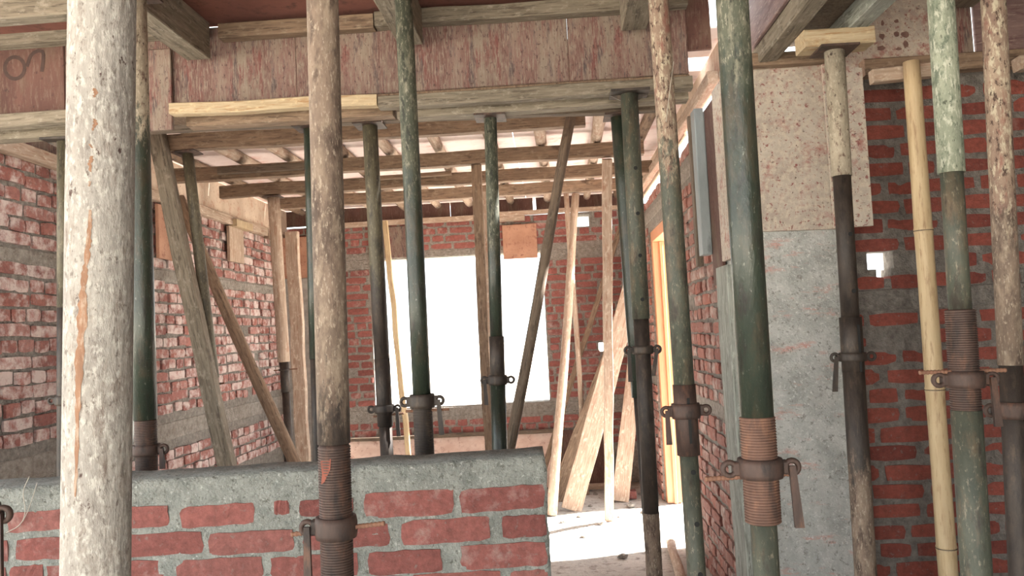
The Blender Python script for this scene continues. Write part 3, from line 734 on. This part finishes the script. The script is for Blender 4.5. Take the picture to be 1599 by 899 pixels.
def prop(label, top, bot, D, ztop, segs, collar=None, holes=(), head='plate', lean=0.0, group='adjustable steel props', name='steel_prop'):
    """top/bot: two pixels on the axis, both read at depth D. segs from the top: (part, y px where it ends or None, radius, material, threaded)"""
    A, B = at(top[0], top[1], D), at(bot[0], bot[1], D)
    ax = (A - B).normalized()
    base = B - ax * (B.z / ax.z); tip = A + ax * ((ztop - A.z) / ax.z)
    L = (tip - base).length
    mw = frame(base, tip)
    root = empty(name, mw=mw); tag(root, label, 'prop', group)
    def zpx(py):
        lo, hi = 0.0, L
        for _ in range(40):
            m = (lo + hi) / 2
            q = proj(base + ax * m)
            if q[2] > .05 and q[1] > py: lo = m
            else: hi = m
        return (lo + hi) / 2
    zt = L - .008
    for s in segs:
        part, yend, r, mt = s[:4]; thr = len(s) > 4 and s[4]
        zb = zpx(yend) if yend is not None else .008
        if thr:
            pr, z = [], zb; pit = .0052
            while z < zt - pit:
                pr += [(r - .0022, z), (r, z + pit * .35), (r, z + pit * .65), (r - .0022, z + pit)]; z += pit
            pr = [(r - .004, zb - .001)] + pr + [(r - .004, zt)]
            link(part, lathe(pr, 28), root, mt)
        else:
            n = max(2, int((zt - zb) / .3)); pr = [(r, zb + (zt - zb) * i / n) for i in range(n + 1)]
            link(part, lathe(pr, 28), root, mt)
        zt = zb
    r0, r1 = segs[-1][2], segs[0][2]
    link('base_plate', box_me((-.06, -.06, 0), (.06, .06, .008), .001), root, 'rust')
    if head == 'plate':
        link('head_plate', box_me((-.065, -.065, L - .008), (.065, .065, L), .001), root, 'rust')
    elif head == 'star':
        h = link('head_plate', box_me((-.075, -.06, L - .010), (.075, .06, L), .001), root, 'steel_dark')
        for sx in (-1, 1):
            v = [(0, -.004, L - .01), (sx * .075, -.004, L - .01), (0, -.004, L - .05)]
            v += [(a, .004, c) for a, _, c in v]
            link('gusset', mesh(v, [(0, 1, 2), (5, 4, 3), (0, 3, 4, 1), (1, 4, 5, 2), (2, 5, 3, 0)]), root, 'steel_dark')
    if collar:
        zc = zpx(collar['y']); rc = collar['r']; hh = collar.get('h', .03); mt = collar.get('mat', 'rust'); px2m = 1.0
        k = link('collar', lathe([(rc, zc - hh / 2), (rc + .007, zc - hh / 2), (rc + .009, zc - hh / 4), (rc + .009, zc + hh / 4), (rc + .007, zc + hh / 2), (rc, zc + hh / 2)], 28), root, mt)
        for sx in collar.get('lugs', (-1, 1)):
            link('lug', box_me((min(sx * rc, sx * (rc + .018)), -.011, zc - hh * .36), (max(sx * rc, sx * (rc + .018)), .011, zc + hh * .36), .003), k, mt)
            t = link('eye', torus_me(.0125, .0055), k, mt); t.location = (sx * (rc + .024), -.004, zc)
        for (sx, ln, tl) in collar.get('handles', ()):
            x0 = sx * (rc + .022)
            vs = []
            for (z, wd) in ((zc + .004, .006), (zc - ln, .0085)):
                xx = x0 + tl * (zc - z)
                for (a, b) in ((-wd, -.004), (wd, -.004), (wd, .004), (-wd, .004)): vs.append((xx + a, b - .014, z))
            link('handle', mesh(vs, [(0, 1, 5, 4), (1, 2, 6, 5), (2, 3, 7, 6), (3, 0, 4, 7), (3, 2, 1, 0), (4, 5, 6, 7)]), root, mt)
        if 'pin' in collar:
            a, b, sl, dz = collar['pin']
            z = zc + dz; pr = []
            n = int((a + b) / .008)
            for i in range(n + 1): pr += [(.0042, i * .008), (.0052, i * .008 + .002), (.0052, i * .008 + .004), (.0042, i * .008 + .006)]
            p = link('pin', lathe(pr, 10), root, 'rebar')
            p.matrix_local = Matrix.Translation((-a, -.004, z - sl * a)) @ Matrix.Rotation(math.pi / 2 - sl, 4, 'Y')
        if 'slot_shade' in collar:
            y0, y1, sx, r = collar['slot_shade']; za, zb = zpx(y1), zpx(y0)
            link('slot_shade', box_me((sx - .004, -r - .0006, za), (sx + .004, -r * .6, zb), .0), root, 'hole')  # solid dark bar on the sleeve, painted as the shade within a slot
    for (py, r) in holes:
        z = zpx(py)
        o = link('pin_hole_shade', lathe([(.0075, 0), (.0075, .004)], 12), root, 'hole')  # solid dark disc on the tube, painted as the shade within a hole
        o.matrix_local = Matrix.Translation((0.006, -r + .0025, z)) @ Matrix.Rotation(math.pi / 2, 4, 'X')
    return root, mw, zpx, L

ZS = ZN
p1, mw1, z1, L1 = prop('thick whitewashed steel prop with an orange rust streak', (160, 0), (149.5, 899), .85, CZ + 1.162, [('tube', None, .0345, 'cement_steel')])
def streak(px, wd, mat, r=.0349):
    """thin run of paint lying on the tube: pixel path, widths in metres"""
    vs, fs = [], []
    fine, fw = [], []
    for i in range(len(px) - 1):
        for k in range(6):
            t = k / 6; fine.append((px[i][0] + (px[i + 1][0] - px[i][0]) * t + random.uniform(-1.3, 1.3), px[i][1] + (px[i + 1][1] - px[i][1]) * t))
            fw.append((wd[i] + (wd[i + 1] - wd[i]) * t) * random.uniform(.6, 1.15))
    px, wd = fine + [px[-1]], fw + [wd[-1] * .5]
    for (x, y), wdt in zip(px, wd):
        z = z1(y); c = mw1 @ Vector((0, 0, z)); q = proj(c)
        s = (x - q[0]) * q[2] / F; ang = math.asin(max(-.98, min(.98, s / r)))
        for e in (-1, -.33, .33, 1):
            a = ang + e * wdt / r / 2
            vs.append((r * math.sin(a), -r * math.cos(a), z))
    for i in range(len(px) - 1):
        for k in range(3): fs.append((i * 4 + k, i * 4 + k + 1, i * 4 + k + 5, i * 4 + k + 4))
    link('rust_streak', mesh(vs, fs, True), p1, mat)
streak([(168, 335), (168, 365), (165, 390), (162, 420), (159, 450)], [.003, .005, .006, .006, .008], 'orange_paint')
streak([(159, 450), (157, 490), (155, 530), (153, 580), (151, 640), (149, 700), (147, 765)], [.008, .011, .010, .009, .006, .005, .003], 'orange_paint')
for pts in ([(174, 152), (176, 158), (174, 166)], [(174, 198), (176, 205), (172, 216)], [(169, 236), (171, 242)], [(172, 254), (168, 265), (170, 278)], [(168, 292), (168, 300)]):
    streak(pts, [.003] + [.0045] * (len(pts) - 2) + [.002], 'orange_paint')
p2, mw2, z2, _ = prop('brown cement-coated prop with a coarse threaded sleeve before the low wall', (503.5, 0), (527, 899), 1.6, CZ + 1.162,
     [('upper_tube', 692, .0325, fade('cement_brown', 'steel_dark', at(518, 640, 1.6).z, .35)), ('threaded_sleeve', 935, .0325, 'rust', True), ('lower_tube', None, .026, 'steel_dark')],
     dict(y=822, r=.033, h=.042, lugs=(-1,), handles=((-1, .14, .0),), pin=(.09, .095, .09, -.004)))
v = []
for (x, y) in ((506, 716), (524, 712), (523, 728), (513, 748), (507, 752), (509, 735)):
    z = z2(y); q = proj(mw2 @ Vector((0, 0, z))); s = (x - q[0]) * q[2] / F
    v.append((s, -math.sqrt(max(.0331 ** 2 - s * s, 1e-6)), z))
link('paint_mark', mesh(v, [(0, 5, 1), (5, 2, 1), (5, 3, 2), (5, 4, 3)]), p2, 'red_paint')
prop('green prop heavily splashed with cement, its eyed collar just above the low wall', (630, 0), (663, 705), 2.6, CZ + 1.162,
     [('upper_tube', 620, .0295, fade('green_splash', 'green', at(641, 270, 2.6).z, .5)), ('threaded_sleeve', 760, .032, 'steel_dark', True), ('lower_tube', None, .025, 'green_dull')],
     dict(y=626, r=.033, h=.045, mat='steel_dark', handles=((1, .11, .05),), pin=(.055, .085, 0, -.03)))
prop('slim green prop before the window with a rusty top bearing on the beam', (765, 160), (780, 692), 3.31, CZ + .904,
     [('rusty_top', 180, .026, 'rust_light'), ('upper_tube', 525, .0265, fade('green_splash', 'green', at(770, 380, 3.31).z, .4)), ('sleeve', 600, .031, 'steel_dark'), ('lower_tube', None, .032, 'green')],
     dict(y=593, r=.031, h=.04, mat='steel_dark', handles=((-1, .1, .05),)), head='plate')
prop('olive-brown prop at the left edge of the window with hanging handle', (577, 185), (604, 705), 3.46, CZ + .944,
     [('upper_tube', 560, .033, fade('olive', 'steel_dark', at(588, 440, 3.46).z, .3)), ('sleeve', 665, .034, 'steel_dark'), ('lower_tube', None, .028, 'steel_dark')],
     dict(y=638, r=.034, h=.035, mat='steel_dark', handles=((1, .12, .02),), pin=(.05, .085, .05, -.028)))
prop('dark prop with star head plate and eyed collar beside the doorway', (984, 178), (1022, 899), 3.12, CZ + .914,
     [('upper_tube', 498, .034, 'green_dull'), ('sleeve', 800, .030, 'steel_dark'), ('lower_tube', None, .031, 'cement_brown')],
     dict(y=546, r=.032, h=.032, mat='steel_dark', handles=((-1, .12, .0), (1, .1, -.2))), holes=((265, .034), (335, .034), (400, .034), (468, .034)), head='star')
prop('plain dark green prop standing close behind the star-plate prop', (967, 190), (1013, 800), 3.46, CZ + .914,
     [('upper_tube', 620, .036, 'green'), ('lower_tube', None, .028, 'steel_dark')])
prop('greenish brown prop with rusty slotted sleeve beside the receding brick wall', (1028, 0), (1088, 899), 2.4, CZ + 1.16,
     [('upper_tube', 600, .0305, fade('cement_red', 'green_dull', at(1044, 240, 2.4).z, .4)), ('sleeve', 710, .0335, 'rust'), ('lower_tube', None, .027, 'green_dull')],
     dict(y=641, r=.034, h=.044, handles=((-1, .095, .0),), slot_shade=(620, 690, .004, .0335)), holes=((735, .027), (815, .027), (893, .027)))
prop('glossy dark green prop with a rust-brown threaded sleeve before the concrete column', (1143, 0), (1197, 899), 1.55, CZ + .98,
     [('upper_tube', 650, .031, fade('green_splash', 'green', at(1148, 110, 1.55).z, .22)), ('threaded_sleeve', 815, .0335, 'rust_light', True), ('lower_tube', None, .0245, 'green_dull')],
     dict(y=730, r=.034, h=.036, handles=((1, .11, .06),), pin=(.105, .06, .03, -.014)))
p9, mw9, _, L9 = prop('brown prop carrying a short timber headboard at the column', (1303, 85), (1352, 899), 2.8, CZ + .925,
     [('upper_tube', 275, .034, 'cement_pale'), ('middle_tube', 495, .030, 'steel_dark'), ('sleeve', 580, .037, 'steel_dark'), ('lower_tube', None, .036, fade('steel_dark', 'cement_brown', at(1344, 740, 2.8).z, .3))],
     dict(y=557, r=.037, h=.03, mat='steel_dark', handles=((-1, .115, -.1),), slot_shade=(507, 580, .012, .037)), holes=((367, .030), (455, .030)))
tp = mw9 @ Vector((0, 0, L9))
timber('headboard', (tp.x - .115, tp.y, tp.z + .03), (tp.x + .125, tp.y + .01, tp.z + .035), .06, .10, 'timber_new', 'short yellow timber headboard resting on the brown prop at the column', 'timber')
prop('pale green cement-crusted prop with threaded sleeve before the dark red wall', (1469, 0), (1525, 899), 1.85, CZ + .98,
     [('upper_tube', 270, .0285, 'green_pale'), ('middle_tube', 483, .024, 'green_dull'), ('threaded_sleeve', 640, .032, 'rust', True), ('lower_tube', None, .032, 'green_dull')],
     dict(y=592, r=.033, h=.036, handles=((1, .105, .05),), pin=(.10, .085, .0, .018)))
prop('speckled brown prop with dark lower half, beyond the pale green prop', (1551, 0), (1594, 899), 2.0, CZ + .98,
     [('upper_tube', 570, .028, fade('cement_red', 'cement_brown', at(1566, 330, 2.0).z, .3)), ('lower_tube', None, .026, 'steel_dark')],
     dict(y=640, r=.03, h=.04, handles=()))
p13, mw13, z13, _ = prop('dark green prop half hidden behind the whitewashed prop', (213, 100), (229, 728), 2.5, CZ + 1.162,
     [('upper_tube', 655, .036, fade('cement_pale', 'green', at(217, 200, 2.5).z, .3)), ('threaded_sleeve', 780, .034, 'rust', True), ('lower_tube', None, .028, 'green_dull')],
     dict(y=702, r=.035, h=.034, handles=((1, .06, .02), (-1, .07, 0))))
prop('dark prop under the red shutter panel with painted mark', (101, 218), (101, 735), 3.3, CZ + .918,
     [('upper_tube', 480, .030, 'olive'), ('lower_tube', None, .030, 'steel_dark')], dict(y=625, r=.03, h=.04, mat='steel_dark', lugs=(-1,)), head='star')
prop('thin dark green prop close behind the brown cement-coated prop', (484, 195), (497, 700), 3.46, CZ + .948,
     [('upper_tube', 560, .028, 'green'), ('lower_tube', None, .025, 'steel_dark')])
prop('rusty prop with a hanging eyed handle at the cut end of the low wall course', (-38, 500), (-40, 899), 1.45, ZS - .01,
     [('upper_tube', 700, .031, 'cement_brown'), ('threaded_sleeve', 870, .033, 'rust', True), ('lower_tube', None, .026, 'steel_dark')],
     dict(y=803, r=.034, h=.034, lugs=(1,), handles=((1, .15, .0),)))

# ------------------------------------------------------------------ bamboo and timber posts
def bamboo(label, top, bot, D, ztop, r, nodes):
    A, B = at(*top, D), at(*bot, D); ax = (A - B).normalized()
    base = B - ax * (B.z / ax.z); tip = A + ax * ((ztop - A.z) / ax.z); L = (tip - base).length
    mw = frame(base, tip); root = tag(empty('bamboo_post', mw=mw), label, 'post')
    zs = []
    for py in nodes:
        lo, hi = 0, L
        for _ in range(40):
            m = (lo + hi) / 2
            if proj(base + ax * m)[1] > py: lo = m
            else: hi = m
        zs.append(lo)
    zs = sorted(zs + [.25, .02])
    pr = [(r * 1.05, 0)]; lastz = 0
    for z in zs + [L]:
        for t in (.2, .5, .8):
            pr.append((r * (.97 + .02 * abs(t - .5)), lastz + (z - lastz) * t))
        if z < L: pr += [(r * 1.0, z - .012), (r * 1.06, z - .004), (r * .98, z), (r * 1.07, z + .004), (r * 1.0, z + .012)]
        lastz = z
    pr.append((r * .95, L))
    pr = [(a * (1.08 - .12 * (z / L)), z) for a, z in pr]
    link('culm', lathe(pr, 20), root, 'bamboo')
    for z in zs: link('node_ring', lathe([(r * 1.085 * (1.08 - .12 * z / L), z - .002), (r * 1.085 * (1.08 - .12 * z / L), z + .001)], 20), root, 'timber_dark')
    return root
bamboo('jointed yellow bamboo post before the dark red brick wall', (1426, 140), (1481, 899), 3.0, CZ + .925, .032, (360, 608, 855))
a = at(1372, 130, 3.0); b = at(1468, 126, 3.0)
timber('bearing_board', (a.x, 3.06, CZ + .895), (b.x, 3.06, CZ + .905), .05, .05, 'timber_pale', 'short rounded bearing board nailed beside the top of the bamboo post', 'timber')
timber('wood_block', (at(1590, 130, 3.0).x, 3.0, CZ + .89), (at(1660, 130, 3.0).x, 3.0, CZ + .90), .05, .06, 'timber_pale', 'pale wood block under the beam shutter beyond the speckled prop', 'timber')

def foot_of(A, B):  # extend A->B to the floor
    d = (B - A); return A + d * (-A.z / d.z)
def post(name, top, bot, Dt, Db, w, h, mat, label, round_=False, floor=True, cat='post', ztop=None):
    A, B = at(*top, Dt), at(*bot, Db)
    if floor: B = foot_of(A, B)
    if ztop: A = B + (A - B) * (ztop / A.z)
    if round_: return pole(name, B, A, w / 2, h / 2, mat, label, cat)
    return timber(name, B, A, w, h, mat, label, cat, wob=.007)
post('timber_post', (244, 205), (352, 722), 4.38, 4.38, .085, .07, 'timber_grey', 'sawn grey post leaning from the first rafter behind the low wall')
prop('thin pole-like steel prop with cross pin, behind the leaning sawn post', (293, 240), (349, 722), 4.46, RB - .008,
     [('upper_tube', 590, .031, 'olive'), ('lower_tube', None, .026, 'steel_dark')], dict(y=600, r=.03, h=.012, mat='steel_dark', lugs=(), pin=(.09, .06, .0, 0)))
post('timber_pole', (279, 308), (456, 716), 5.3, 5.3, .085, .075, 'timber', 'slanting brown pole before the whitened brick wall', True)
prop('pinned post under the third rafter beside the corner column', (427, 308), (453, 716), 5.98, RB - .008,
     [('upper_tube', 565, .045, 'timber_pale'), ('sleeve', 612, .034, 'steel_dark'), ('lower_tube', None, .029, 'steel_dark')], dict(y=577, r=.035, h=.014, mat='steel_dark', lugs=(), pin=(.08, .10, .0, 0)), group='adjustable steel props')
post('timber_plank', (456, 362), (474, 716), 6.9, 6.9, .11, .07, 'timber_pale', 'broad brown plank standing upright beside the corner column')
post('bamboo_pole', (601, 345), (637, 700), 7.0, 7.0, .045, .04, 'bamboo', 'thin pale pole slanting across the window')
post('timber_post', (744, 258), (764, 690), 5.30, 5.30, .065, .06, 'timber', 'square brown post under the second rafter before the window')
post('timber_post', (758, 300), (771, 690), 5.9, 5.9, .06, .06, 'timber_pale', 'pale post next to the slim green prop before the window')
post('timber_pole', (888, 200), (802, 660), 4.38, 4.38, .066, .055, 'timber_dark', 'crooked dark pole leaning across the edge of the window', True, ztop=RB + .05)
F1 = at_z(862, 803)
A = at(898, 284, 6.6); A.z = RB - .016; pole('timber_pole', F1, A, .042, .032, 'timber_pale', 'pale peeled pole standing near the cut end of the low wall', 'post')
post('timber_pole', (884, 300), (909, 665), 7.3, 7.3, .05, .045, 'timber_pale', 'thin pole behind the pale peeled pole', True)
A = at(948, 246, 5.3); A.z = RB - .016; F2 = at_z(951, 812)
timber('timber_post', F2, A, .065, .06, 'timber_pale', 'slim straight pale post standing in the sunlit patch', 'post', wob=.004)
def plank(f, t, Dt, w, th, mat, label, taper=1.0):
    A = at_z(*f); B = at(*t, Dt)
    return timber('leaning_plank', A + Vector((0, 0, .004)), B, w, th, mat, label, 'plank', 'planks leaning by the doorway', ref=(.15, 1, .1), wob=.004, taper=taper)
plank((892, 797), (990, 440), 7.1, .17, .035, 'timber_pale', 'widest knotty plank leaning towards the doorway corner', 1.0)
plank((868, 782), (985, 470), 7.35, .14, .03, 'timber', 'brown plank leaning behind the widest knotty plank')
plank((968, 783), (998, 500), 7.3, .15, .035, 'timber_pale', 'steep split plank leaning behind the star-plate prop', .8)
plank((836, 775), (972, 345), 7.55, .05, .03, 'timber', 'narrow brown lath leaning behind the peeled pole')
a = at_z(1048, 852); b = at_z(1066, 925)
pole('timber_pole', Vector((a.x, a.y, .03)), Vector((b.x, b.y, .03)), .03, .03, 'timber_pale', 'pale pole lying on the floor along the receding brick wall', 'pole')

# ------------------------------------------------------------------ small things
def tube_path(name, pts, r, mat, label, cat):
    cu = bpy.data.curves.new(name, 'CURVE'); cu.dimensions = '3D'; cu.bevel_depth = r; cu.bevel_resolution = 2
    sp = cu.splines.new('BEZIER'); sp.bezier_points.add(len(pts) - 1)
    for q, p in zip(sp.bezier_points, pts): q.co = p; q.handle_left_type = q.handle_right_type = 'AUTO'
    tmp = bpy.data.objects.new(name, cu); C.objects.link(tmp)
    me = bpy.data.meshes.new_from_object(tmp.evaluated_get(bpy.context.evaluated_depsgraph_get())); bpy.data.objects.remove(tmp)
    return tag(link(name, me, None, mat), label, cat)
W0 = [lowp(x, y) - LN * .012 for x, y in ((50, 742), (41, 765), (43, 800), (36, 816), (14, 830))]
tube_path('tie_wire', W0, .0012, 'wire', 'thin bent tie wire hanging over the low wall', 'wire')
W1 = [lowp(x, y) - LN * .012 for x, y in ((62, 752), (55, 775), (48, 795), (40, 812))]
tube_path('tie_wire', W1, .0010, 'wire', 'short tie wire crossing the bent wire on the low wall', 'wire')
# white sack piece hanging at the collar of the dark green prop
def sack():
    c = at(198, 664, 2.58); n, m = 14, 12; vs, fs = [], []
    for j in range(m + 1):
        t = j / m; z = (.5 - t) * .15
        rw = .034 * (math.sin(math.pi * (t * .8 + .14)) ** .6); rd = .016 * rw / .034
        for i in range(n):
            a = 2 * math.pi * i / n; k = 1 + .12 * noise.noise((math.cos(a) * 2, math.sin(a) * 2, t * 4))
            vs.append((c.x + rw * k * math.cos(a), c.y + rd * k * math.sin(a), c.z + z))
    for j in range(m):
        for i in range(n): fs.append((j * n + i, (j + 1) * n + i, (j + 1) * n + (i + 1) % n, j * n + (i + 1) % n))
    fs.append(tuple(range(n))); fs.append(tuple(range(m * n + n - 1, m * n - 1, -1)))
    return tag(link('white_bag', mesh(vs, fs, True), None, 'sack'), 'crumpled white bag hanging beside the dark green prop', 'bag')
sack()

# scratch of wire on the prop by the receding wall
a, b, c = at(1052, 96, 2.355), at(1046, 140, 2.355), at(1040, 190, 2.355)
tube_path('tie_wire', [a, b, c], .0011, 'wire', 'pale tie wire clinging to the speckled top of the prop by the receding wall', 'wire')
# rubble on the inner floor
rg_ = random.Random(3)
for k, (px, py) in enumerate(((905, 806), (922, 790), (940, 818), (912, 838), (968, 806), (985, 790), (1005, 800), (930, 772), (958, 768), (880, 815), (1000, 772), (972, 870))):
    p = at_z(px, py); r = rg_.uniform(.018, .04); bm = bmesh.new()
    bmesh.ops.create_icosphere(bm, subdivisions=1, radius=r)
    for vv in bm.verts: vv.co = Vector((vv.co.x * rg_.uniform(.7, 1.3), vv.co.y * rg_.uniform(.7, 1.2), vv.co.z * rg_.uniform(.4, .7)))
    me = bpy.data.meshes.new('stone'); bm.to_mesh(me); bm.free()
    o = link('rubble_stone', me, None, 'mortar'); o.location = (p.x, p.y, r * .35 - .004)
    tag(o, 'small lump of grey rubble scattered on the dusty floor near the planks', 'stone', 'rubble lumps on the inner floor')
